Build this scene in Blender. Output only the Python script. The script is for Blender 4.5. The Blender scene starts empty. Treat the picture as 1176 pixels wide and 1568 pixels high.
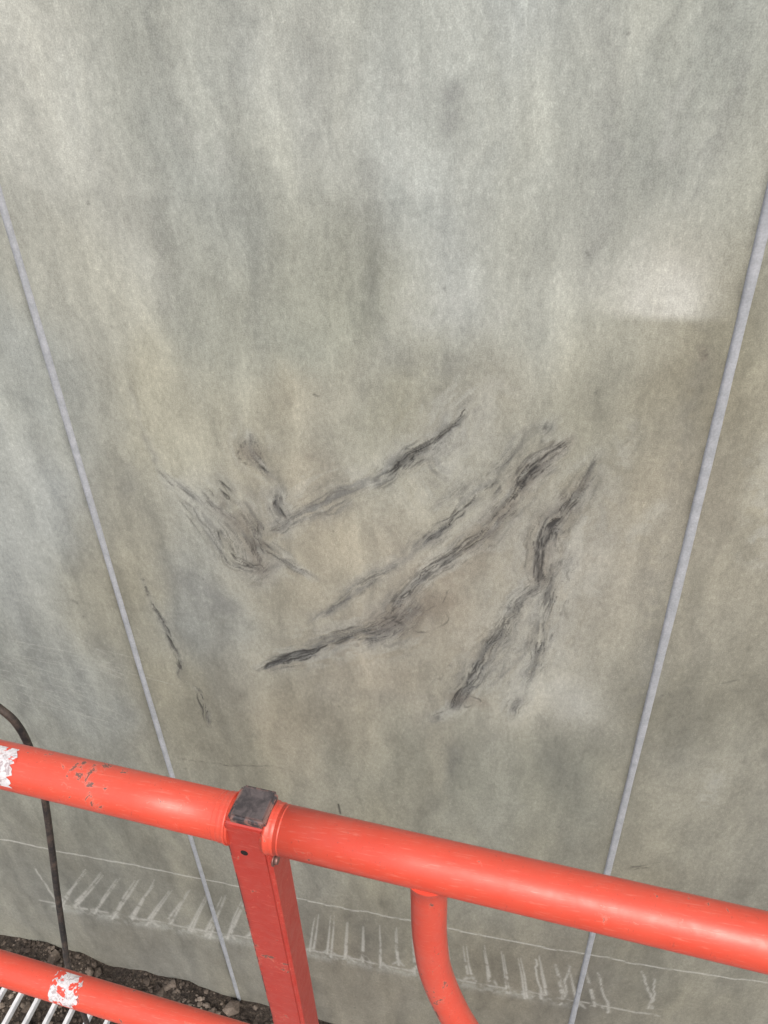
import bpy, bmesh, math, random, time
import numpy as np
from mathutils import Vector, Matrix
random.seed(5); RNG=np.random.RandomState(11)
scene=bpy.context.scene; T0=time.time()

# ------------------------------------------------------------------ survey frame
F=1150.0; D=1.5; H=3.95
AX=Vector((0.979606,-0.085856,0.181659)); AY=Vector((0.1985,0.553608,-0.808774)); AZ=Vector((-0.03113,0.82834,0.55936))
def wall_pt(px,py):
    """survey measurement -> (x,z) metres on the wall face, plus local metres per unit"""
    d=Vector((px-588,784-py,-F)); s=D/d.dot(AY)
    return d.dot(AX)*s, H+d.dot(AZ)*s, s

# ------------------------------------------------------------------ numpy noise
TAB=RNG.rand(32,256,256).astype(np.float32)
def vnoise(u,v,seed=0):
    t=TAB[seed%32].ravel()
    iu=np.floor(u).astype(np.int32); iv=np.floor(v).astype(np.int32)
    fu=(u-iu).astype(np.float32); fv=(v-iv).astype(np.float32); fu=fu*fu*(3-2*fu); fv=fv*fv*(3-2*fv)
    iu0=(iu&255)*256; iu1=((iu+1)&255)*256; iv0=iv&255; iv1=(iv+1)&255
    a=t[iu0+iv0]; b=t[iu1+iv0]; c=t[iu0+iv1]; d=t[iu1+iv1]
    return (a*(1-fu)+b*fu)*(1-fv)+(c*(1-fu)+d*fu)*fv
def fbm(u,v,oct=4,seed=0,gain=.5):
    o=0; a=1.; s=0.
    for i in range(oct):
        cs,sn=math.cos(.5*i),math.sin(.5*i)
        uu,vv=(u,v) if i<2 else (u*cs-v*sn,u*sn+v*cs)
        o=o+a*vnoise(uu*2**i+17.3*i,vv*2**i+9.1*i,seed+i); s+=a; a*=gain
    return o/s
def s2l(c):
    c=np.asarray(c,float)/255.
    return np.where(c<=.04045,c/12.92,((c+.055)/1.055)**2.4)
def sst(a,b,x):
    t=np.clip((x-a)/(b-a),0,1); return t*t*(3-2*t)
def fan(u,v,oct,seed,gain=.5):     # anisotropic fbm, axes kept
    o=0; a=1.; s=0.
    for i in range(oct):
        o=o+a*vnoise(u*2**i+17.3*i,v*2**i+9.1*i,seed+i); s+=a; a*=gain
    return o/s

# ------------------------------------------------------------------ wall grid (finer where the marks are)
xs=np.concatenate([[-14,-8,-5,-3.5],np.arange(-2.75,-1.05,.0060),np.arange(-1.045,.26,.0028),np.arange(.263,1.45,.0055),[2.5,4,7,12]])
zs=np.concatenate([[-1.2],np.arange(-.45,1.0,.0070),np.arange(1.006,1.9,.0055),np.arange(1.905,3.32,.0031),np.arange(3.323,4.2,.0048),[5,6.2,7.5]])
nx,nz=len(xs),len(zs)
GX,GZ=np.meshgrid(xs,zs)
WX=GX+(fbm(GX*9,GZ*9,3,0)-.5)*.028+(fbm(GX*40,GZ*40,2,3)-.5)*.006
WZ=GZ+(fbm(GX*9+50,GZ*9,3,5)-.5)*.028+(fbm(GX*40+50,GZ*40,2,8)-.5)*.006

CT=[((60,60),(182,184,177)),((300,60),(175,178,170)),((500,100),(178,182,178)),((690,60),(174,179,175)),((850,60),(176,179,170)),((1000,80),(161,165,157)),((1130,60),(159,162,152)),
((60,250),(184,186,179)),((300,200),(173,177,170)),((600,250),(178,184,181)),((830,230),(169,172,164)),((940,230),(154,158,151)),((1040,190),(181,184,176)),((1130,260),(163,165,155)),
((100,470),(181,182,172)),((300,450),(166,169,160)),((450,450),(161,165,156)),((650,420),(174,179,177)),((800,400),(172,175,168)),((1000,560),(160,159,147)),((1090,560),(147,145,129)),
((30,600),(166,170,165)),((250,620),(167,166,152)),((480,600),(170,167,152)),((630,560),(153,152,136)),((720,600),(174,173,162)),((900,600),(163,164,154)),((1040,640),(151,147,131)),((1150,700),(174,171,155)),
((60,850),(167,171,168)),((220,850),(156,154,141)),((320,900),(153,156,152)),((520,830),(174,168,151)),((700,900),(172,166,152)),((900,850),(170,167,157)),((980,800),(158,154,141)),((1120,900),(160,157,144)),
((60,1050),(153,156,151)),((250,1080),(150,148,135)),((450,1080),(161,156,142)),((600,1050),(166,160,146)),((880,1040),(171,170,161)),((1100,1050),(146,144,131)),
((100,1200),(151,152,144)),((380,1150),(148,146,134)),((600,1150),(151,150,137)),((780,1200),(144,145,135)),((900,1180),(139,140,130)),((1080,1200),(159,157,144)),
((100,1350),(142,142,134)),((250,1330),(148,147,137)),((500,1500),(142,138,128)),((1000,1380),(149,146,133)),((800,1520),(140,136,125)),((200,1440),(143,141,132))]  # tones darken towards the foot, with a little shade painted in
num=np.zeros((nz,nx,3)); den=np.zeros((nz,nx))
wx2=WX+(fbm(GX*3,GZ*2,3,12)-.5)*.35; wz2=WZ+(fbm(GX*3+9,GZ*2,3,14)-.5)*.35
for (p,c) in CT:
    x,z,_=wall_pt(*p)
    w=1./(((wx2-x)*1.25)**2+((wz2-z)*.8)**2+.008)**1.7
    den+=w; num+=w[...,None]*s2l(c)
base=num/den[...,None]

sx=GX*12+(WX-GX)*40
st=fan(sx,GZ*1.3,4,16); st2=fan(GX*32+(WX-GX)*60,GZ*4.0,3,19)
bl=fbm(WX*5,WZ*3.2,5,21,.6); bl2=fbm(WX*24,WZ*13,4,24,.6); bl3=fan(WX*85,WZ*42,2,26); bl4=fbm(WX*9+4,WZ*5,4,28,.6)
amp=1+ (st-.5)*.46+(st2-.5)*.24+(bl-.5)*.26+(bl2-.5)*.26+(bl3-.5)*.16
amp*=1-.07*sst(.54,.66,bl4)+.05*sst(.46,.36,bl4)
base*=amp[...,None]
hue=fbm(WX*2.6+30,WZ*1.6,4,27)-.5+(st-.5)*.35
base[...,0]*=1+hue*.05; base[...,2]*=1-hue*.13
base*=np.array([.993,1.0,.980])
for jx in (-1.148,.377):
    d=np.abs(WX-jx); base*=(1-.18*np.exp(-(d/.03)**2)*fbm(GX*3,GZ*4,2,7))[...,None]
    d=np.abs(GX-jx+.004); base*=(1-.30*np.exp(-(d/.0145)**4)*sst(.3,.6,fbm(GX*4,GZ*9,3,9)))[...,None]  # thin shadow along one side of each joint, darkened into the wall colour

dark=np.zeros((nz,nx)); wash=np.zeros((nz,nx)); brown=np.zeros((nz,nx)); pale=np.zeros((nz,nx)); chalk=np.zeros((nz,nx))
brk=fbm(GX*55,GZ*40,3,4)
brk2=fbm(GX*18,GZ*18,3,9)

def field(pts,props,m,warp=True):
    """nearest-segment arclength, signed offset and interpolated props around a polyline"""
    P=np.array(pts,float); props=np.array(props,float)
    i0,i1=np.searchsorted(xs,[P[:,0].min()-m,P[:,0].max()+m]); k0,k1=np.searchsorted(zs,[P[:,1].min()-m,P[:,1].max()+m])
    if i1<=i0 or k1<=k0: return None
    sl=(slice(k0,k1),slice(i0,i1))
    qx=(WX if warp else GX)[sl]; qz=(WZ if warp else GZ)[sl]
    bd=np.full(qx.shape,9.); bs=np.zeros(qx.shape); be=np.zeros(qx.shape); bp=np.zeros(qx.shape+(props.shape[1],)); acc=0
    for a in range(len(P)-1):
        ax,az=P[a]; dx,dz=P[a+1]-P[a]; L=dx*dx+dz*dz+1e-12; l=math.sqrt(L)
        t=np.clip(((qx-ax)*dx+(qz-az)*dz)/L,0,1); ex=qx-ax-t*dx; ez=qz-az-t*dz; d=np.hypot(ex,ez)
        k=d<bd; bd[k]=d[k]; bs[k]=acc+t[k]*l; be[k]=(np.sign(ex*dz-ez*dx)*d)[k]
        bp[k]=(props[a]*(1-t[...,None])+props[a+1]*t[...,None])[k]; acc+=l
    return sl,bd,bs,be,bp
def stroke(layer,pts,widths,inten,warp=True,broken=.0,sharp=2.0,world=False):
    P=[];W=[]
    for i,p in enumerate(pts):
        x,z,s=(p[0],p[1],1) if world else wall_pt(*p)
        P.append((x,z)); W.append(((widths[i] if hasattr(widths,'__len__') else widths)*s, inten[i] if hasattr(inten,'__len__') else inten))
    r=field(P,W,max(w[0] for w in W)*2.6+.02,warp)
    if r is None: return
    sl,bd,bs,be,bp=r
    v=np.exp(-(bd/np.maximum(bp[...,0],1e-5))**sharp)*bp[...,1]
    if broken>0: v*=sst(broken-.12,broken+.12,brk[sl]*.5+brk2[sl]*.5)
    np.maximum(layer[sl],v,out=layer[sl])
def densify(pts,n=6):
    out=[]; P=[np.array(p,float) for p in pts]
    for i in range(len(P)-1):
        p0=P[max(i-1,0)];p1=P[i];p2=P[i+1];p3=P[min(i+2,len(P)-1)]
        for k in range(n):
            t=k/n
            out.append(.5*((2*p1)+(-p0+p2)*t+(2*p0-5*p1+4*p2-p3)*t*t+(-p0+3*p1-3*p2+p3)*t**3))
    out.append(P[-1]); return out
def flow(pts,seed=0,halo=.5,wf=1.0,lines=1.0):
    """pts: (px,py,halfwidth,dark,wash): fibrous smear running along the line"""
    C=densify(pts,3); P=[];Q=[]
    for c in C:
        x,z,s=wall_pt(c[0],c[1]); P.append((x,z)); Q.append((max(c[2],1)*s*wf,max(c[3],0),max(c[4],0)))
    r=field(P,Q,max(q[0] for q in Q)*3.4+.03)
    if r is None: return
    sl,bd,bs,be,bp=r; w=bp[...,0]
    wob=be+(fbm(bs*9,be*6+seed,3,seed)-.5)*.04
    g=fan(bs*8+seed*3.1,wob*85,3,seed+1,.65); gg=fan(bs*22,wob*190+9,2,seed+3); patch=fbm(bs*12+5,wob*24,3,seed+5,.6)
    soft=fbm(bs*20+seed,be*60,4,seed+9,.65)
    env=np.exp(-(np.abs(be+(patch-.5)*.03)/(w*1.3))**2.0)
    endf=sst(0,.03,bs)*sst(0,.03,bs.max()-bs)*.6+.4
    ridge=1-np.abs(2*g-1)
    ln=sst(.88,.985,ridge)*sst(.40,.54,patch)
    ln2=sst(.56,.74,gg)*sst(.47,.58,g)*sst(.42,.54,patch)
    cw=np.exp(-(np.abs(be+(patch-.5)*.03)/(w*.45))**2)
    D_=np.clip(bp[...,1],0,1)
    dk=endf*np.maximum(np.maximum(ln*env*.95*D_**.9*lines,ln2*env*.9*D_**.9*lines), cw*sst(.42,.60,soft)*.62*D_**2)
    ws=bp[...,2]*endf*env*(.30+1.2*sst(.32,.68,.35*g+.25*patch+.4*soft))*1.0
    np.maximum(dark[sl],dk,out=dark[sl]); np.maximum(wash[sl],ws,out=wash[sl])
    hl=np.exp(-(be/(w*2.5))**2)*sst(.42,.60,fbm(bs*10+3,wob*34,4,seed+7,.6))*halo*endf
    np.maximum(pale[sl],hl,out=pale[sl])
def thin(pts,w,inten,n=1,spread=1.5,seed=0):
    """fine continuous dark lines with fading pressure"""
    for k in range(n):
        C=densify(pts,4); N=len(C); a=random.randint(0,max(0,int(N*.3))) if n>1 else 0; b=N-(random.randint(0,max(0,int(N*.3))) if n>1 else 0)
        C=C[a:b]; off=random.gauss(0,spread) if n>1 else 0; o=[];W=[];I=[]; ph=random.uniform(0,9)
        for i,c in enumerate(C):
            q=C[min(i+1,len(C)-1)]-C[max(i-1,0)]; q=q/(np.linalg.norm(q)+1e-9); oo=off+random.gauss(0,.9)
            o.append((c[0]-q[1]*oo,c[1]+q[0]*oo)); u=i/max(1,len(C)-1); tp=math.sin(math.pi*min(max(u,.04),.96))**.6
            W.append(w*tp*random.uniform(.5,1.5)); I.append(inten*min(1,max(.0,.60+.65*math.sin(i*1.1+ph)+random.uniform(-.3,.3))))
        stroke(dark,o,W,I)

flow([(715,630,7,.6,.4),(690,650,11,.8,.45),(660,675,13,.85,.5),(625,695,13,.95,.55),(600,715,12,1,.65),(580,735,12,.75,.7),(550,748,16,.3,.65),(520,757,19,.35,.65),(490,770,19,.4,.65),(460,788,16,.45,.6),(430,803,13,.4,.5),(405,812,9,.3,.4)],1)
flow([(865,668,7,.7,.4),(830,700,16,.95,.5),(805,730,20,1,.6),(785,765,18,.9,.6),(755,805,18,.6,.55),(720,832,17,.6,.5),(690,851,15,.7,.55),(660,872,13,.7,.5),(630,905,14,.75,.6),(600,943,20,.9,.75)],4)
flow([(650,922,10,.4,.45),(612,948,22,.7,.65),(580,966,22,.8,.8),(550,975,20,.7,.75),(520,983,18,.75,.8),(490,993,17,.85,.9),(460,1004,14,.95,.95),(430,1013,10,.95,.85),(394,1027,5,.9,.6)],7)
flow([(850,640,9,.4,.35),(815,665,15,.55,.4),(775,705,17,.65,.45),(757,737,17,.7,.5),(735,755,16,.75,.55),(715,775,14,.85,.55),(690,795,11,.95,.6),(655,822,11,.75,.7),(630,845,9,.3,.65),(600,865,9,.3,.6),(570,882,10,.5,.7),(540,902,9,.5,.7),(510,925,7,.4,.6),(472,956,5,.4,.5)],10,halo=.25)
flow([(915,690,9,.5,.3),(892,740,15,.7,.45),(866,775,18,.85,.5),(845,800,18,.95,.55),(833,830,20,.95,.6),(827,860,20,1,.65),(830,895,18,.95,.6)],13)
flow([(835,885,15,.75,.5),(802,910,18,.6,.5),(780,940,16,.65,.5),(762,970,15,.7,.5),(747,1000,15,.75,.55),(731,1030,15,.8,.6),(707,1060,13,.8,.65),(688,1085,8,.9,.6),(662,1102,4,.8,.45)],16)
flow([(872,845,9,.5,.35),(852,890,16,.75,.5),(838,935,18,.85,.6),(826,990,17,.85,.55),(815,1025,14,.7,.5),(797,1065,12,.65,.45),(784,1100,7,.5,.35)],19)
flow([(905,700,12,.35,.25),(885,760,17,.5,.3),(872,830,15,.5,.3),(862,900,12,.4,.25)],22)
flow([(243,720,4,.7,.4),(262,743,9,.65,.45),(290,762,15,.6,.5),(320,800,17,.65,.5),(342,838,16,.7,.5),(362,860,12,.9,.5),(402,870,7,.7,.4)],3)
flow([(296,740,10,.7,.4),(328,765,17,.9,.55),(355,792,19,.6,.5),(380,830,20,.55,.5),(392,870,13,.6,.5)],6)
flow([(425,738,10,.7,.5),(421,775,15,.9,.55),(438,798,13,.9,.55),(410,814,12,.7,.5)],9)
flow([(365,755,10,.5,.45),(395,805,15,.8,.5),(402,835,15,.85,.5),(425,852,11,.7,.5),(478,886,4,.65,.4)],12)
flow([(384,645,6,.3,.3),(385,680,14,.35,.4),(398,705,12,.6,.45),(412,725,8,.5,.4),(425,750,10,.5,.4)],15)
flow([(440,858,5,.5,.4),(415,868,9,.6,.5),(385,892,10,.4,.4)],26)
flow([(745,590,16,.1,.3),(705,640,26,.15,.38),(650,700,24,.2,.36),(690,740,30,.15,.3)],18,halo=.5)
flow([(720,735,22,.2,.35),(690,765,22,.25,.35),(655,790,12,.2,.2)],27,halo=.3)
flow([(815,925,28,.22,.36),(795,975,38,.26,.48),(765,1030,34,.26,.46),(735,1062,22,.3,.42)],20,halo=.3)
flow([(212,878,1.8,.8,.25),(235,930,3,.8,.3),(254,965,4,.95,.4),(265,1000,5,1,.4),(277,1037,2.5,.9,.3)],23,halo=.15)
flow([(290,1042,2,.5,.25),(308,1072,4,.9,.35),(321,1113,3,.95,.4)],24,halo=.15)
flow([(195,590,5,.15,.2),(215,640,6,.4,.25),(246,722,5,.5,.3)],25,halo=.15)
thin([(714,631),(690,651),(662,676),(640,690)],1.3,.95,4,3); thin([(662,676),(625,697),(603,714),(582,737)],2.0,.98,4,2.5)
thin([(858,676),(828,704),(805,732),(786,766)],1.9,.98,6,5); thin([(822,710),(808,727),(792,747)],4.5,.9)
thin([(786,766),(760,800),(720,832),(690,851),(660,873),(630,905),(602,943)],1.2,.9,5,4)
thin([(600,944),(616,956),(606,968)],4,.7); thin([(575,965),(540,978),(500,990)],2.6,.7,4,6); thin([(500,991),(450,1006),(398,1027)],2.4,.9,6,4)
thin([(735,752),(712,778),(690,796),(655,822)],1.6,.9,4,3); thin([(858,792),(843,812)],3.2,.95); thin([(892,742),(866,776),(846,802)],1.5,.9,5,5)
thin([(845,802),(833,830),(826,860),(833,893)],2.0,.9,7,7); thin([(830,855),(828,882)],4.5,.7); thin([(800,912),(762,970),(746,1001),(731,1031),(706,1061),(688,1086),(664,1101)],1.3,.9,5,3.5)
thin([(852,890),(835,940),(824,992)],1.4,.75,6,7); thin([(326,744),(350,764)],2.0,.9,4,4); thin([(420,770),(436,796)],2.0,.9,4,4); thin([(362,853),(382,862),(402,868)],1.8,.8,3,3)
thin([(388,812),(402,835),(420,850),(472,882)],1.3,.75,4,3); thin([(395,704),(408,718)],3,.85); thin([(233,925),(254,965),(266,1000),(277,1037)],1.6,.9,2,1); thin([(300,1062),(321,1112)],1.6,.8)
thin([(270,760),(310,800),(345,850)],1.2,.6,5,9); thin([(815,1000),(800,1060)],1.2,.6,3,6)
thin([(243,720),(264,744),(292,764)],1.4,.7,2,2); thin([(700,1085),(715,1067),(735,1076),(716,1084),(704,1075)],1.4,.7)
th=np.linspace(0,2*math.pi,18)
thin([(386+17*math.cos(t),690+19*math.sin(t)) for t in th],1.8,.6); thin([(384+10*math.cos(t),688+12*math.sin(t)) for t in th],1.3,.35)
thin([(690,905),(678,930),(685,955),(655,970),(630,965),(612,975)],1.4,.55); thin([(640,915),(650,935),(672,930)],1.2,.45)
thin([(270,1160),(330,1168),(380,1172),(480,1182)],1.0,.45,2,1); thin([(1078,500),(1076,550)],1.6,.45,2,3); thin([(955,1334),(990,1326),(1022,1320)],2.4,.6,3,2)
stroke(dark,[(518,1232),(521,1246)],1.6,.9,warp=False); stroke(dark,[(480,604),(487,607)],1.6,.6,warp=False); stroke(dark,[(1112,1045),(1128,1040)],2,.4)
stroke(dark,[(110,920),(116,924)],3,.4)
for k in range(140):
    x=random.uniform(-2.4,1.1); z=random.uniform(.1,4); stroke(dark,[(x,z),(x+.002,z-.002)],random.uniform(.0018,.004),random.uniform(.2,.5),world=True)

def W_(pts,w,i,br=.42,layer=None): stroke(wash if layer is None else layer,pts,w,i,broken=br)
W_([(300,760),(370,790),(400,830),(380,870)],[30,50,50,32],.38,.36); W_([(290,890),(320,915),(345,930)],[28,36,22],.48,.34); W_([(330,740),(430,770),(500,790)],[22,34,24],.30,.38)
W_([(480,765),(530,752),(570,745)],[18,22,14],.35,.35); W_([(865,1060),(850,1120),(855,1200)],[14,24,30],.18,.3)
W_([(925,10),(938,100),(935,200),(912,340),(900,420)],[18,26,28,24,16],.34,.36); W_([(1140,100),(1090,230),(1050,310)],[18,22,14],.36,.44)
W_([(150,200),(140,280)],[12,16],.22,.40); W_([(480,20),(470,200),(460,300)],[16,20,14],.16,.38); W_([(240,300),(250,480)],[18,20],.18,.38)
W_([(210,720),(200,760)],[20,14],.26); W_([(600,545),(650,560),(700,560)],[20,26,16],.22,.40); W_([(650,1070),(500,1060)],[14,18],.16,.38)
W_([(1080,500),(1060,600),(1030,760),(1000,900),(975,1080)],[12,18,20,20,14],.24,.40); W_([(700,1150),(690,1180)],[10,8],.3,.35)
for p,r,i in [((688,138),18,.52),((686,186),15,.46)]: stroke(wash,[p,(p[0]-2,p[1]+12)],r,i,sharp=3.5,broken=.25)
W_([(585,950),(640,942),(682,925)],[30,38,24],.72,.30,brown); W_([(862,672),(805,730),(755,805),(720,830)],[14,30,28,20],.55,.38,brown); W_([(720,835),(745,860),(690,890)],[20,26,18],.50,.40,brown)
W_([(350,780),(390,830),(400,870)],[26,34,20],.55,.38,brown); W_([(378,690),(395,692)],[18,16],.6,.2,brown); W_([(890,740),(840,810),(828,880)],[16,24,22],.45,.40,brown)
W_([(700,1070),(740,1078)],[18,12],.6,.34,brown); W_([(1078,510),(1070,545)],[8,8],.5,.4,brown); W_([(480,700),(500,715)],[22,20],.3,.37,brown)
P_=lambda pts,w,i,br=.4: stroke(pale,pts,w,i,broken=br)
P_([(760,600),(720,680),(700,720)],[30,40,30],.32); P_([(850,1060),(885,1080)],[40,36],.38,.34); P_([(910,690),(930,760),(900,900)],[20,34,26],.26)
P_([(640,480),(700,470),(760,480)],[24,30,24],.36,.44); P_([(420,745),(440,770)],[16,14],.5,.38); P_([(960,660),(950,720)],[20,18],.3,.44); P_([(1010,780),(960,830)],[14,16],.35,.44)
P_([(60,60),(30,120)],[50,40],.25,.42); P_([(1180,700),(1160,850)],[30,24],.35,.44); P_([(290,190),(330,240)],[26,24],.36,.46); P_([(1090,1190),(1080,1230)],[14,14],.35)
P_([(1000,1060),(990,1000)],[16,20],.15,.3); P_([(590,150),(600,300),(620,420)],[60,70,60],.24,.46); P_([(1040,150),(1030,220)],[24,24],.36,.42); P_([(60,850),(50,900)],[30,30],.25,.46)
# smooth, pale patch with a firm lower edge
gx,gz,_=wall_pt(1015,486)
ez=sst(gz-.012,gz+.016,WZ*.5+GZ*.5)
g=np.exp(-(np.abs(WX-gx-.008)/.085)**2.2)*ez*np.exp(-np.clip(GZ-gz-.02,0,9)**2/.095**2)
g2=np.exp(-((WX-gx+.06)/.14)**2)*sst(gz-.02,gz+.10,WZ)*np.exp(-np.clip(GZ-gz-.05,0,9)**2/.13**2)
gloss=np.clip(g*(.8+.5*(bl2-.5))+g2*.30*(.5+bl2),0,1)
# pour / form lines and chalky trowel drags
L1=[(0,1285),(315,1348),(600,1405),(897,1463),(1176,1505)]
stroke(chalk,[(-120,1262)]+L1+[(1300,1530)],1.4,1.,broken=.22,sharp=2.6)
stroke(chalk,[(60,1379),(200,1404),(400,1440),(630,1487),(870,1531),(1010,1556)],2.2,.7,broken=.40)
def l1y(x): return float(np.interp(x,[p[0] for p in L1],[p[1] for p in L1]))
x=128
while x<900:
    dx=np.interp(x,[130,300,480,600,900],[-40,-30,-8,3,14])
    y0=l1y(x)+random.uniform(17,22); ln=random.uniform(50,60)
    for k in range(random.choice([2,2,3])):
        o=random.uniform(-3.5,3.5)
        stroke(chalk,[(x+o,y0+random.uniform(-5,6)),(x+o+dx*.5+random.uniform(-1,1),y0+ln*.5),(x+o+dx,y0+ln+random.uniform(-8,8))],[1.0,1.6,2.2],[.4,.65,.85],broken=.36,warp=False)
    ex,ey=x+dx,y0+ln
    stroke(chalk,[(ex-8,ey+2),(ex+1,ey-3),(ex+9,ey+5)],[2,4,2],.6,broken=.43)
    x+=random.uniform(24,30)
for (a,b) in [((982,1488),(1002,1545)),((1002,1500),(996,1545)),((918,1490),(932,1550)),((55,1330),(88,1385)),((820,1470),(828,1530)),((870,1480),(860,1540))]:
    stroke(chalk,[a,b],[1.4,2.2],.75,broken=.34)
stroke(pale,[(90,1390),(400,1448),(870,1538)],12,.45,broken=.40)
for k in range(34):
    px=random.uniform(-40,150); py=random.uniform(970,1090)
    stroke(chalk,[(px,py),(px+random.uniform(50,130),py+random.uniform(15,45))],.8,random.uniform(.15,.38),warp=False,broken=.40)
_,zl,_=wall_pt(400,298)
base*=(1-.07*sst(zl+.006,zl-.006,WZ)*sst(zl-.35,zl,GZ)*sst(.2,-.2,GX))[...,None]
_,zb,_=wall_pt(300,943); base*=(1-.07*np.exp(-((WZ-zb)/.006)**2)*sst(-.6,-.9,GX))[...,None]
_,zc,_=wall_pt(600,1407); base*=(1-.06*sst(zc+.01,zc-.01,GZ))[...,None]

def mix(c,t,m): return c*(1-m[...,None])+np.array(t)*m[...,None]
col=base
col=mix(col,s2l((203,206,200)),np.clip(pale*(.8+.6*(brk-.5)),0,1)*.78)
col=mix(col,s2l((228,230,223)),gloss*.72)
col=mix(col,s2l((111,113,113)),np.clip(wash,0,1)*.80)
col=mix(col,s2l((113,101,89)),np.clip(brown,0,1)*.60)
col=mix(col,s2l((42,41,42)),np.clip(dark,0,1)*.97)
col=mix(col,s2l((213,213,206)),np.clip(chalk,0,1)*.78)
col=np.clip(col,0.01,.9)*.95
disp=(-.0022*sst(.35,.9,dark)+.0006*(bl2-.5)+.0004*chalk)
far=(GX<-3)|(GX>2)|(GZ>4.4)|(GZ<-.6); disp[far]=0

co=np.zeros((nz*nx,3)); co[:,0]=GX.ravel(); co[:,1]=-disp.ravel(); co[:,2]=GZ.ravel()
idx=np.arange(nz*nx).reshape(nz,nx)
q=np.stack([idx[:-1,:-1],idx[:-1,1:],idx[1:,1:],idx[1:,:-1]],-1).reshape(-1,4)
x0,x1,z0,z1=xs[0],xs[-1],zs[0],zs[-1]; T=.3; n0=nz*nx
co=np.vstack([co,np.array([(x0,T,z0),(x1,T,z0),(x1,T,z1),(x0,T,z1)])])
me=bpy.data.meshes.new('concrete_wall')
top=list(idx[-1,:]); left=list(idx[:,0]); right=list(idx[:,-1])
polys=[[n0+1,n0,n0+3,n0+2], top+[n0+2,n0+3], [n0+1,n0+2]+right[::-1], [n0+3,n0+0]+left]
loops=np.concatenate([q.ravel()]+[np.array(p) for p in polys])
starts=np.concatenate([np.arange(len(q))*4, len(q)*4+np.cumsum([0]+[len(p) for p in polys[:-1]])])
totals=np.concatenate([np.full(len(q),4),[len(p) for p in polys]])
me.vertices.add(len(co)); me.vertices.foreach_set('co',co.ravel())
me.loops.add(len(loops)); me.loops.foreach_set('vertex_index',loops.astype(np.int32))
me.polygons.add(len(starts)); me.polygons.foreach_set('loop_start',starts.astype(np.int32)); me.polygons.foreach_set('loop_total',totals.astype(np.int32))
sm=np.zeros(len(starts),bool); sm[:len(q)]=True
me.update(calc_edges=True); me.polygons.foreach_set('use_smooth',sm)
ca=me.attributes.new('tone','FLOAT_COLOR','POINT'); rgba=np.ones((len(co),4)); rgba[:n0,:3]=col.reshape(-1,3); rgba[n0:,:3]=.35; ca.data.foreach_set('color',rgba.ravel())
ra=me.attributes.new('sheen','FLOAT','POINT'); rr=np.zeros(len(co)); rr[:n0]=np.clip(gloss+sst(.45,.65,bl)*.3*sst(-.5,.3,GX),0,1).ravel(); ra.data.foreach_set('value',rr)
wall=bpy.data.objects.new('concrete_wall',me); scene.collection.objects.link(wall)
print('wall',time.time()-T0)

# ------------------------------------------------------------------ materials
def mat(name):
    m=bpy.data.materials.new(name); m.use_nodes=True; nt=m.node_tree
    return m,nt,nt.nodes['Principled BSDF']
def node(nt,t,**k):
    n=nt.nodes.new(t)
    for a,b in k.items(): setattr(n,a,b)
    return n
def noise(nt,vec,scale,detail=4,rough=.55,dist=0):
    n=node(nt,'ShaderNodeTexNoise'); n.inputs['Scale'].default_value=scale; n.inputs['Detail'].default_value=detail
    n.inputs['Roughness'].default_value=rough; n.inputs['Distortion'].default_value=dist
    if vec is not None: nt.links.new(vec,n.inputs['Vector'])
    return n.outputs['Fac']
def ramp(nt,fac,stops):
    r=node(nt,'ShaderNodeValToRGB'); e=r.color_ramp.elements
    while len(e)<len(stops): e.new(.5)
    for i,(p,c) in enumerate(stops):
        e[i].position=p; e[i].color=(c,c,c,1) if not hasattr(c,'__len__') else (*c,1)
    nt.links.new(fac,r.inputs[0]); return r.outputs[0]
def mapping(nt,sc):
    tc=node(nt,'ShaderNodeTexCoord'); mp=node(nt,'ShaderNodeMapping'); mp.inputs['Scale'].default_value=sc
    nt.links.new(tc.outputs['Object'],mp.inputs['Vector']); return mp.outputs['Vector']
def mixc(nt,fac,a,b,mode='MIX'):
    m=node(nt,'ShaderNodeMix',data_type='RGBA',blend_type=mode)
    for s,v in ((0,fac),(6,a),(7,b)):
        if hasattr(v,'is_linked'): nt.links.new(v,m.inputs[s])
        else: m.inputs[s].default_value=v if not isinstance(v,tuple) else (*v,1)
    return m.outputs[2]
def math_(nt,op,a,b):
    m=node(nt,'ShaderNodeMath',operation=op)
    for i,v in enumerate((a,b)):
        if hasattr(v,'is_linked'): nt.links.new(v,m.inputs[i])
        else: m.inputs[i].default_value=v
    return m.outputs[0]
def bump(nt,bs,h,strength,dist):
    b=node(nt,'ShaderNodeBump'); b.inputs['Strength'].default_value=strength; b.inputs['Distance'].default_value=dist
    nt.links.new(h,b.inputs['Height']); nt.links.new(b.outputs[0],bs.inputs['Normal'])

m,nt,bs=mat('weathered_concrete')
at=node(nt,'ShaderNodeAttribute',attribute_name='tone'); sh=node(nt,'ShaderNodeAttribute',attribute_name='sheen')
n1=noise(nt,mapping(nt,(1,1,.6)),110,3,.65,.1); n2=noise(nt,mapping(nt,(1,1,.9)),360,2,.6)
c=mixc(nt,1.0,at.outputs['Color'],ramp(nt,n1,[(.33,.87),(.50,.99),(.58,1.03),(.68,1.16)]),'MULTIPLY')
c=mixc(nt,1.0,c,ramp(nt,n2,[(.30,.84),(.50,1.0),(.66,1.16)]),'MULTIPLY')
nt.links.new(c,bs.inputs['Base Color'])
rg=node(nt,'ShaderNodeMapRange'); nt.links.new(sh.outputs['Fac'],rg.inputs[0]); rg.inputs[3].default_value=.72; rg.inputs[4].default_value=.38
nt.links.new(rg.outputs[0],bs.inputs['Roughness'])
bump(nt,bs,n1,.32,.0022)
me.materials.append(m)

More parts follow.
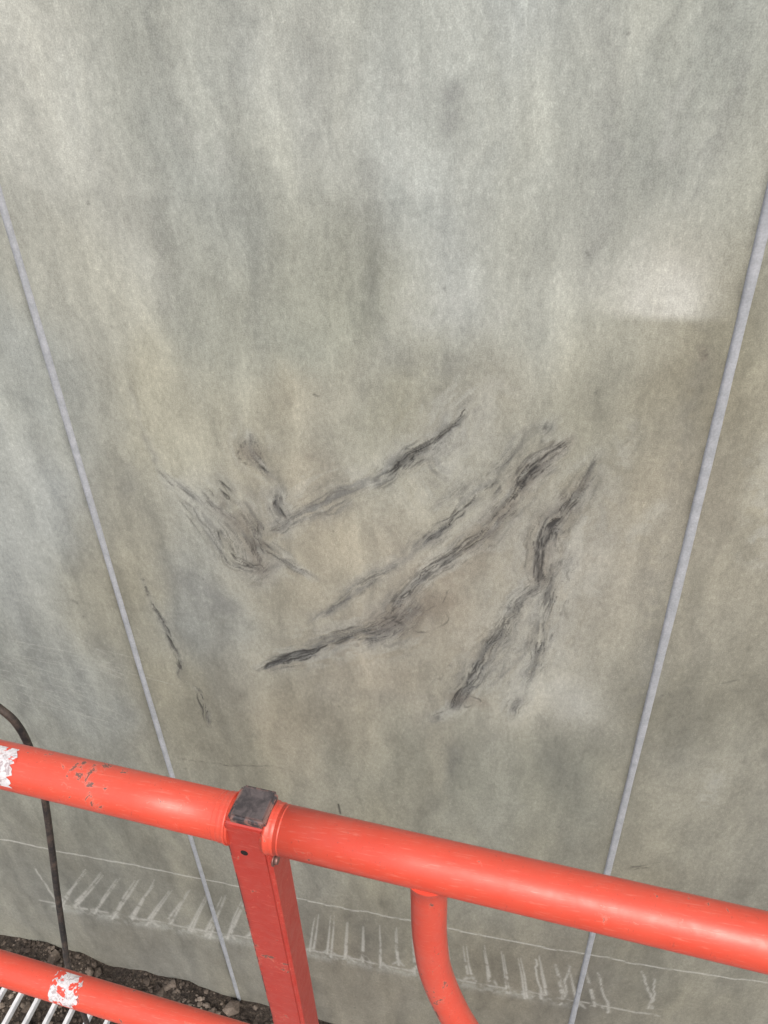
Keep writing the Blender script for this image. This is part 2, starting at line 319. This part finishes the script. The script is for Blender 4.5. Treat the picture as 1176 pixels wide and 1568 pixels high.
m_joint,nt,bs=mat('joint_sealant'); v=mapping(nt,(1,1,1)); nn=noise(nt,v,30,4); n_=noise(nt,v,220,3)
c=ramp(nt,nn,[(.3,(.36,.38,.405)),(.7,(.48,.50,.53))]); c=mixc(nt,1.0,c,ramp(nt,n_,[(.3,.85),(.7,1.1)]),'MULTIPLY'); nt.links.new(c,bs.inputs['Base Color'])
bs.inputs['Roughness'].default_value=.55

def redpaint(name,lo,hi,rough):
    m,nt,bs=mat(name); v=mapping(nt,(1,1,1))
    a=noise(nt,v,10,4,.6); b=noise(nt,v,75,5,.7,.6); sc=noise(nt,mapping(nt,(5,70,70)),10,3,.7); sc2=noise(nt,mapping(nt,(40,40,9)),9,3,.7)
    c=ramp(nt,a,[(.3,lo),(.7,hi)])
    c=mixc(nt,ramp(nt,sc,[(.57,0.),(.72,.45)]),c,(.84,.27,.20)); c=mixc(nt,ramp(nt,sc2,[(.63,0.),(.69,.5)]),c,(.45,.06,.045))
    c=mixc(nt,ramp(nt,b,[(.2,.14),(.75,.0)]),c,(.35,.22,.18))
    cs=math_(nt,'ADD',math_(nt,'MULTIPLY',a,.5),math_(nt,'MULTIPLY',b,.5))
    c=mixc(nt,ramp(nt,cs,[(.578,0.),(.597,.6)]),c,(.76,.22,.16))
    chip=ramp(nt,cs,[(.600,0.),(.608,1.)])
    c=mixc(nt,chip,c,(.20,.10,.08))
    nt.links.new(ramp(nt,b,[(.3,rough),(.7,rough+.2)]),bs.inputs['Roughness']); bump(nt,bs,math_(nt,'SUBTRACT',b,chip),.2,.0008)
    bs.inputs['Coat Weight'].default_value=.2; bs.inputs['Coat Roughness'].default_value=.28
    return m,nt,bs,c
m_red,nt,bs,c=redpaint('red_orange_paint',(.70,.066,.034),(.78,.095,.054),.30); nt.links.new(c,bs.inputs['Base Color'])
m_post,nt,bs,c=redpaint('worn_red_paint',(.45,.032,.022),(.55,.048,.032),.36)
tc=node(nt,'ShaderNodeTexCoord'); sp=node(nt,'ShaderNodeSeparateXYZ'); nt.links.new(tc.outputs['Object'],sp.inputs[0])
edge=ramp(nt,math_(nt,'SUBTRACT',sp.outputs[0],-.0190),[(0.,1.),(.0030,1.),(.0042,0.)])
c=mixc(nt,math_(nt,'MULTIPLY',edge,ramp(nt,noise(nt,mapping(nt,(1,1,1)),34,4,.7),[(.46,0.),(.49,1.)])),c,(.03,.025,.025)); nt.links.new(c,bs.inputs['Base Color'])
m_blk,nt,bs=mat('black_plastic'); v=mapping(nt,(1,1,1)); b=noise(nt,v,120,6,.7,.5); a=noise(nt,v,40,3)
tc=node(nt,'ShaderNodeTexCoord'); sp=node(nt,'ShaderNodeSeparateXYZ'); nt.links.new(tc.outputs['Object'],sp.inputs[0])
ea=math_(nt,'MAXIMUM',math_(nt,'ABSOLUTE',sp.outputs[0],0),math_(nt,'ABSOLUTE',sp.outputs[1],0))
c=ramp(nt,b,[(.4,(.050,.044,.046)),(.62,(.12,.10,.10))]); c=mixc(nt,math_(nt,'MULTIPLY',ramp(nt,ea,[(.0125,0.),(.0145,1.)]),ramp(nt,b,[(.47,0.),(.54,1.)])),c,(.30,.15,.12))
nt.links.new(c,bs.inputs['Base Color']); bs.inputs['Roughness'].default_value=.36; bump(nt,bs,a,.3,.002)
m_cab,nt,bs=mat('cable_rubber'); v=mapping(nt,(1,1,1)); b=noise(nt,v,60,5,.7)
c=ramp(nt,b,[(.42,(.022,.021,.022)),(.62,(.10,.075,.06))]); nt.links.new(c,bs.inputs['Base Color']); bs.inputs['Roughness'].default_value=.5; bump(nt,bs,b,.5,.002)
m_st,nt,bs=mat('zinc_steel'); bs.inputs['Base Color'].default_value=(.30,.17,.15,1); bs.inputs['Metallic'].default_value=.6; bs.inputs['Roughness'].default_value=.5
m_hole,nt,bs=mat('hole_shade'); bs.inputs['Base Color'].default_value=(.012,.01,.01,1); bs.inputs['Roughness'].default_value=.9  # near-black colour stands for the shade inside the bolt hole
m_stk,nt,bs=mat('peeled_sticker'); v=mapping(nt,(1,1,1)); b=noise(nt,v,150,5,.75,1.0); b2=noise(nt,v,90,3,.6,.4)
c=ramp(nt,b,[(.40,(.40,.33,.34)),(.50,(.66,.63,.63)),(.60,(.76,.74,.76))]); c=mixc(nt,ramp(nt,b2,[(.57,0.),(.595,1.)]),c,(.72,.08,.05)); nt.links.new(c,bs.inputs['Base Color']); bs.inputs['Roughness'].default_value=.5
m_wht,nt,bs=mat('galvanised_white_bar'); v=mapping(nt,(1,1,1)); b=noise(nt,v,60,4)
c=ramp(nt,b,[(.35,(.60,.61,.62)),(.65,(.80,.81,.82))]); nt.links.new(c,bs.inputs['Base Color']); bs.inputs['Roughness'].default_value=.4
m_soil,nt,bs=mat('soil'); v=mapping(nt,(1,1,1)); a=noise(nt,v,6,6,.65); b=noise(nt,v,60,6,.75)
c=ramp(nt,b,[(.38,(.030,.022,.017)),(.55,(.088,.068,.051)),(.70,(.21,.17,.135))]); c=mixc(nt,1.0,c,ramp(nt,a,[(.3,.7),(.7,1.25)]),'MULTIPLY'); nt.links.new(c,bs.inputs['Base Color']); bs.inputs['Roughness'].default_value=.95; bump(nt,bs,b,1.0,.03)
m_rock,nt,bs=mat('stone'); v=mapping(nt,(1,1,1)); a=noise(nt,v,9,2); b=noise(nt,v,70,5,.7)
c=ramp(nt,a,[(.35,(.045,.033,.025)),(.52,(.105,.082,.063)),(.70,(.28,.23,.185))]); c=mixc(nt,1.0,c,ramp(nt,b,[(.3,.55),(.7,1.3)]),'MULTIPLY'); nt.links.new(c,bs.inputs['Base Color']); bs.inputs['Roughness'].default_value=.9; bump(nt,bs,b,.6,.006)

# ------------------------------------------------------------------ helpers
def link(o,parent=None):
    scene.collection.objects.link(o)
    if parent: o.parent=parent
    return o
def obj_from_bm(name,bm,mt,parent=None,smooth=True):
    me=bpy.data.meshes.new(name); bm.normal_update(); bm.to_mesh(me); bm.free(); me.materials.append(mt)
    if smooth:
        for p in me.polygons: p.use_smooth=True
    return link(bpy.data.objects.new(name,me),parent)
def sweep(name,path,rad,mt,parent=None,seg=28,cap=True):
    path=[Vector(p) for p in path]; bm=bmesh.new(); rings=[]; up=None
    for i,p in enumerate(path):
        t=(path[min(i+1,len(path)-1)]-path[max(i-1,0)]).normalized()
        if up is None: up=t.orthogonal().normalized()
        up=(up-t*up.dot(t)).normalized(); s=t.cross(up); r=rad(i/(len(path)-1)) if callable(rad) else rad
        rings.append([bm.verts.new(p+(up*math.cos(a)+s*math.sin(a))*r) for a in [2*math.pi*k/seg for k in range(seg)]])
    for a,b in zip(rings[:-1],rings[1:]):
        for k in range(seg): bm.faces.new((a[k],a[(k+1)%seg],b[(k+1)%seg],b[k]))
    if cap: bm.faces.new(rings[0][::-1]); bm.faces.new(rings[-1])
    bmesh.ops.recalc_face_normals(bm,faces=bm.faces)
    o=obj_from_bm(name,bm,mt,parent)
    for p in o.data.polygons:
        if len(p.vertices)>4: p.use_smooth=False
    return o
def spline(pts,n=8): return [tuple(p) for p in densify(pts,n)]
def box(name,c,s,mt,parent=None,bev=.003,rz=0.):
    bm=bmesh.new(); bmesh.ops.create_cube(bm,size=1)
    for v in bm.verts: v.co=Vector((v.co.x*s[0],v.co.y*s[1],v.co.z*s[2]))
    if bev: bmesh.ops.bevel(bm,geom=bm.edges[:],offset=bev,segments=3,affect='EDGES')
    o=obj_from_bm(name,bm,mt,parent,False); o.location=c; o.rotation_euler=(0,0,rz); return o

def joint(name,x,w):
    bm=bmesh.new(); rows=[]; ph=x*5
    zz=np.concatenate([np.arange(-.4,4.2,.03),[5,6,7.5]])
    for z in zz:
        ww=w*(1+.06*math.sin(z*5+x)+.03*math.sin(z*13.7+ph)+random.uniform(-.02,.02)); off=.0012*math.sin(z*2.1+ph)
        rows.append([bm.verts.new((x+off+ww*u,-y,z)) for u,y in ((-.5,-.001),(-.42,.0036),(-.2,.0052),(0,.0056),(.2,.0052),(.42,.0036),(.5,-.001))])
    for a,b in zip(rows[:-1],rows[1:]):
        for k in range(6): bm.faces.new((a[k],a[k+1],b[k+1],b[k]))
    obj_from_bm(name,bm,m_joint,wall)
joint('joint_strip_1',-1.148,.020); joint('joint_strip_2',.377,.023)

# ground
def gz_(x): return -.115*4.*math.tanh((x+1.15)/4.)
gxs=list(np.arange(-4.5,3.,.03)); gys=list(np.arange(-1.6,-.0,.03))+[0.1]
def gn(x,y): return float((fan(np.array([x*5.]),np.array([y*5.]),4,2)[0]-.5)*.11)
gxs=[-200,-60,-20,-9]+gxs+[8,20,60,200]; gys=[-200,-60,-20,-8,-4]+gys+[.3,6,60,200]
GXX,GYY=np.meshgrid(gxs,gys); NZ=(fan(GXX*5.,GYY*5.,5,2,.6)-.5)*.11*((GXX>-4.6)&(GXX<3)&(GYY>-1.7)&(GYY<.12))
bm=bmesh.new(); rows=[]
for j,y in enumerate(gys): rows.append([bm.verts.new((x,y,gz_(x)+NZ[j,i])) for i,x in enumerate(gxs)])
for a,b in zip(rows[:-1],rows[1:]):
    for k in range(len(a)-1): bm.faces.new((a[k],a[k+1],b[k+1],b[k]))
obj_from_bm('ground',bm,m_soil)
base_ico=bmesh.new(); bmesh.ops.create_icosphere(base_ico,subdivisions=1,radius=1); base_ico.verts.ensure_lookup_table()
iv=[v.co.copy() for v in base_ico.verts]; ifc=[[v.index for v in f.verts] for f in base_ico.faces]; base_ico.free()
V=[];Fc=[]
for k in range(7000):
    x=random.uniform(-3.3,.2); y=-random.uniform(.0,.9); r=random.choice([.003,.004,.005,.006,.007,.009,.012])*random.uniform(.7,1.3)
    u=random.random()
    if u<.03: r=random.uniform(.016,.024)
    if u<.004: r=random.uniform(.03,.042)
    z=gz_(x)+gn(x,y); sc=(random.uniform(.8,1.5),random.uniform(.7,1.2),random.uniform(.5,.9)); rot=Matrix.Rotation(random.uniform(0,6.28),3,'Z')@Matrix.Rotation(random.uniform(-.6,.6),3,'X')
    n=len(V)
    for c in iv:
        j=random.uniform(.72,1.2); p=rot@Vector((c.x*sc[0]*r*j,c.y*sc[1]*r*j,c.z*sc[2]*r*j)); V.append((x+p.x,min(y,-r*1.3)+p.y,z+r*.2+p.z))
    Fc+=[[n+a for a in f] for f in ifc]
gm=bpy.data.meshes.new('gravel'); gm.from_pydata(V,[],Fc); gm.materials.append(m_rock); link(bpy.data.objects.new('gravel',gm))

# guardrail
rail=bpy.data.objects.new('lift_guardrail',None); link(rail)
ry=lambda x:-1.1834-.0615*x
ANG=math.atan(-.0615); ZT=3.41; ZM=2.955; R=.0195; PX=-.191
def hpath(x0,x1,z,n=12): return [(x0+(x1-x0)*i/n,ry(x0+(x1-x0)*i/n),z) for i in range(n+1)]
sweep('top_rail_left',hpath(-1.3,PX-.014,ZT),R,m_red,rail,48); sweep('top_rail_right',hpath(PX+.014,1.25,ZT),R,m_red,rail,48)
for s in (-1,1):
    x0=PX+s*.016; xe=PX+s*.030
    pth=[(x0+(xe-x0)*k/8,ry(x0+(xe-x0)*k/8),ZT) for k in range(9)]
    sweep('weld_bead',pth,lambda u:R-.0004+.0016*max(0,1-u)**1.2+.0004*math.sin(u*17),m_red,rail,48)
sweep('mid_rail',hpath(-1.3,PX-.016,ZM),.0185,m_red,rail,40)
ph=3.428-2.3
box('post',(PX,ry(PX)+.001,2.3+ph/2),(.037,.034,ph),m_post,rail,.0035,ANG)
box('post_end_cap',(PX+.003,ry(PX)+.001,3.4305),(.031,.031,.009),m_blk,rail,.0025,ANG)
c_=Vector((PX,ry(PX)+.001,0)); ux=Vector((math.cos(ANG),math.sin(ANG),0)); uy=Vector((-math.sin(ANG),math.cos(ANG),0))
def disc(name,c,nrm,r,th,mt,seg=24):
    c=Vector(c); return sweep(name,[c,c+nrm*th*.8,c+nrm*th],lambda u:r if u<.9 else r*.85,mt,rail,seg)
disc('bolt_hole',c_-uy*.0168+ux*-.003+Vector((0,0,3.392)),-uy,.0032,.0006,m_hole)  # dark disc on the post face in place of a shaded hole
disc('bolt_washer',c_+ux*.018+uy*-.010+Vector((0,0,3.380)),ux,.0055,.0012,m_st); disc('bolt_head',c_+ux*.0192+uy*-.010+Vector((0,0,3.380)),ux,.0038,.003,m_st,6)
BX=-.047
br=[(BX,ry(BX),3.395),(BX,ry(BX),3.36),(BX+.001,ry(BX),3.30),(BX+.008,ry(BX),3.235),(BX+.031,ry(BX+.031),3.155),(BX+.068,ry(BX+.068),3.078),(BX+.118,ry(BX+.118),3.010),(BX+.18,ry(BX+.18),2.968),(BX+.27,ry(BX+.27),2.955),(1.25,ry(1.25),2.955)]
sweep('bent_brace',spline(br,8),.0146,m_red,rail,36)
sweep('brace_weld',[(BX,ry(BX),3.402-.004*k) for k in range(9)],lambda u:.0144+.0062*(1-u)**2,m_red,rail,36)
for x in (-1.3,1.25): box('end_post',(x,ry(x),2.3+ph/2),(.037,.034,ph),m_post,rail,.0035,ANG)
def sticker(x0,x1,z,r,a0,a1):
    bm=bmesh.new(); N=26; M=14; rows=[]
    e0=[random.uniform(-.002,.002) for _ in range(M+1)]; e1=[random.uniform(-.003,.003) for _ in range(M+1)]
    for i in range(N+1):
        row=[]
        for k in range(M+1):
            a=a0+(a1-a0)*k/M; u=i/N; xx=x0+(x1-x0)*u+e0[k]*(1-u)+e1[k]*u
            row.append(bm.verts.new((xx,ry(xx)-math.cos(a)*(r+.0006),z+math.sin(a)*(r+.0006))))
        rows.append(row)
    for a,b in zip(rows[:-1],rows[1:]):
        for k in range(M): bm.faces.new((a[k],a[k+1],b[k+1],b[k]))
    obj_from_bm('sticker',bm,m_stk,rail)
sticker(-.475,-.405,ZT,R,math.radians(5),math.radians(105)); sticker(-.515,-.478,ZM,.0185,math.radians(5),math.radians(125))

# platform grating
gr=bpy.data.objects.new('platform_grating',None); link(gr)
bm=bmesh.new(); x=-1.4
def addbox(bm,c,s):
    g_=bmesh.ops.create_cube(bm,size=1)
    for v in g_['verts']: v.co=Vector((v.co.x*s[0]+c[0],v.co.y*s[1]+c[1],v.co.z*s[2]+c[2]))
yf=-.925
while x<1.4:
    addbox(bm,(x,(yf-1.9)/2,2.3),(.007,1.9+yf,.012)); x+=.040
obj_from_bm('bearing_bars',bm,m_wht,gr,False)
bm=bmesh.new(); y=-1.85
while y<-1.04: addbox(bm,(0,y,2.290),(2.8,.006,.006)); y+=.15
obj_from_bm('cross_bars',bm,m_wht,gr,False)
box('edge_frame_back',(0,-1.92,2.29),(2.9,.04,.06),m_blk,gr)
box('edge_frame_end_1',(-1.43,-1.42,2.29),(.04,.96,.06),m_blk,gr); box('edge_frame_end_2',(1.43,-1.42,2.29),(.04,.96,.06),m_blk,gr)

cb=[(-.95,-1.14,3.40),(-.80,-1.03,3.37),(-.68,-1.0,3.33),(-.615,-1.0,3.30),(-.587,-1.0,3.274),(-.573,-1.0,3.25),(-.570,-1.0,3.207),(-.579,-1.0,3.12),(-.606,-1.0,2.996),(-.640,-1.0,2.851),(-.673,-1.0,2.703),(-.696,-1.0,2.596),(-.72,-1.0,2.4),(-.73,-1.0,2.31)]
sweep('hanging_cable',spline(cb,8),.0046,m_cab,None,14)

# ------------------------------------------------------------------ camera, light
cam=bpy.data.cameras.new('camera'); co_=bpy.data.objects.new('camera',cam); link(co_)
R3=Matrix((AX,AY,AZ)).to_4x4(); co_.matrix_world=Matrix.Translation((0,-D,H))@R3
cam.sensor_fit='VERTICAL'; cam.sensor_height=36; cam.sensor_width=27; cam.lens=36*F/1568; cam.clip_start=.02; cam.clip_end=1000
scene.camera=co_
w=bpy.data.worlds.new('World'); scene.world=w; w.use_nodes=True; nt=w.node_tree; bg=nt.nodes['Background']
sk=nt.nodes.new('ShaderNodeTexSky'); sk.sky_type='NISHITA'; sk.sun_disc=False; EL=math.radians(48)
sk.sun_elevation=EL; sk.sun_rotation=math.radians(160); sk.dust_density=4; sk.ozone_density=.6; sk.air_density=1
nt.links.new(sk.outputs[0],bg.inputs[0]); bg.inputs[1].default_value=.15
sd=bpy.data.lights.new('sun','SUN'); sd.energy=2.0; sd.angle=math.radians(35); sd.color=(1,.98,.94)
so=bpy.data.objects.new('sun',sd); link(so)
az=math.radians(160); dirv=Vector((math.sin(az)*math.cos(EL),math.cos(az)*math.cos(EL),math.sin(EL)))
so.rotation_euler=dirv.to_track_quat('Z','Y').to_euler()
scene.view_settings.view_transform='Standard'; scene.view_settings.look='None'; scene.view_settings.exposure=0
print('total',time.time()-T0)
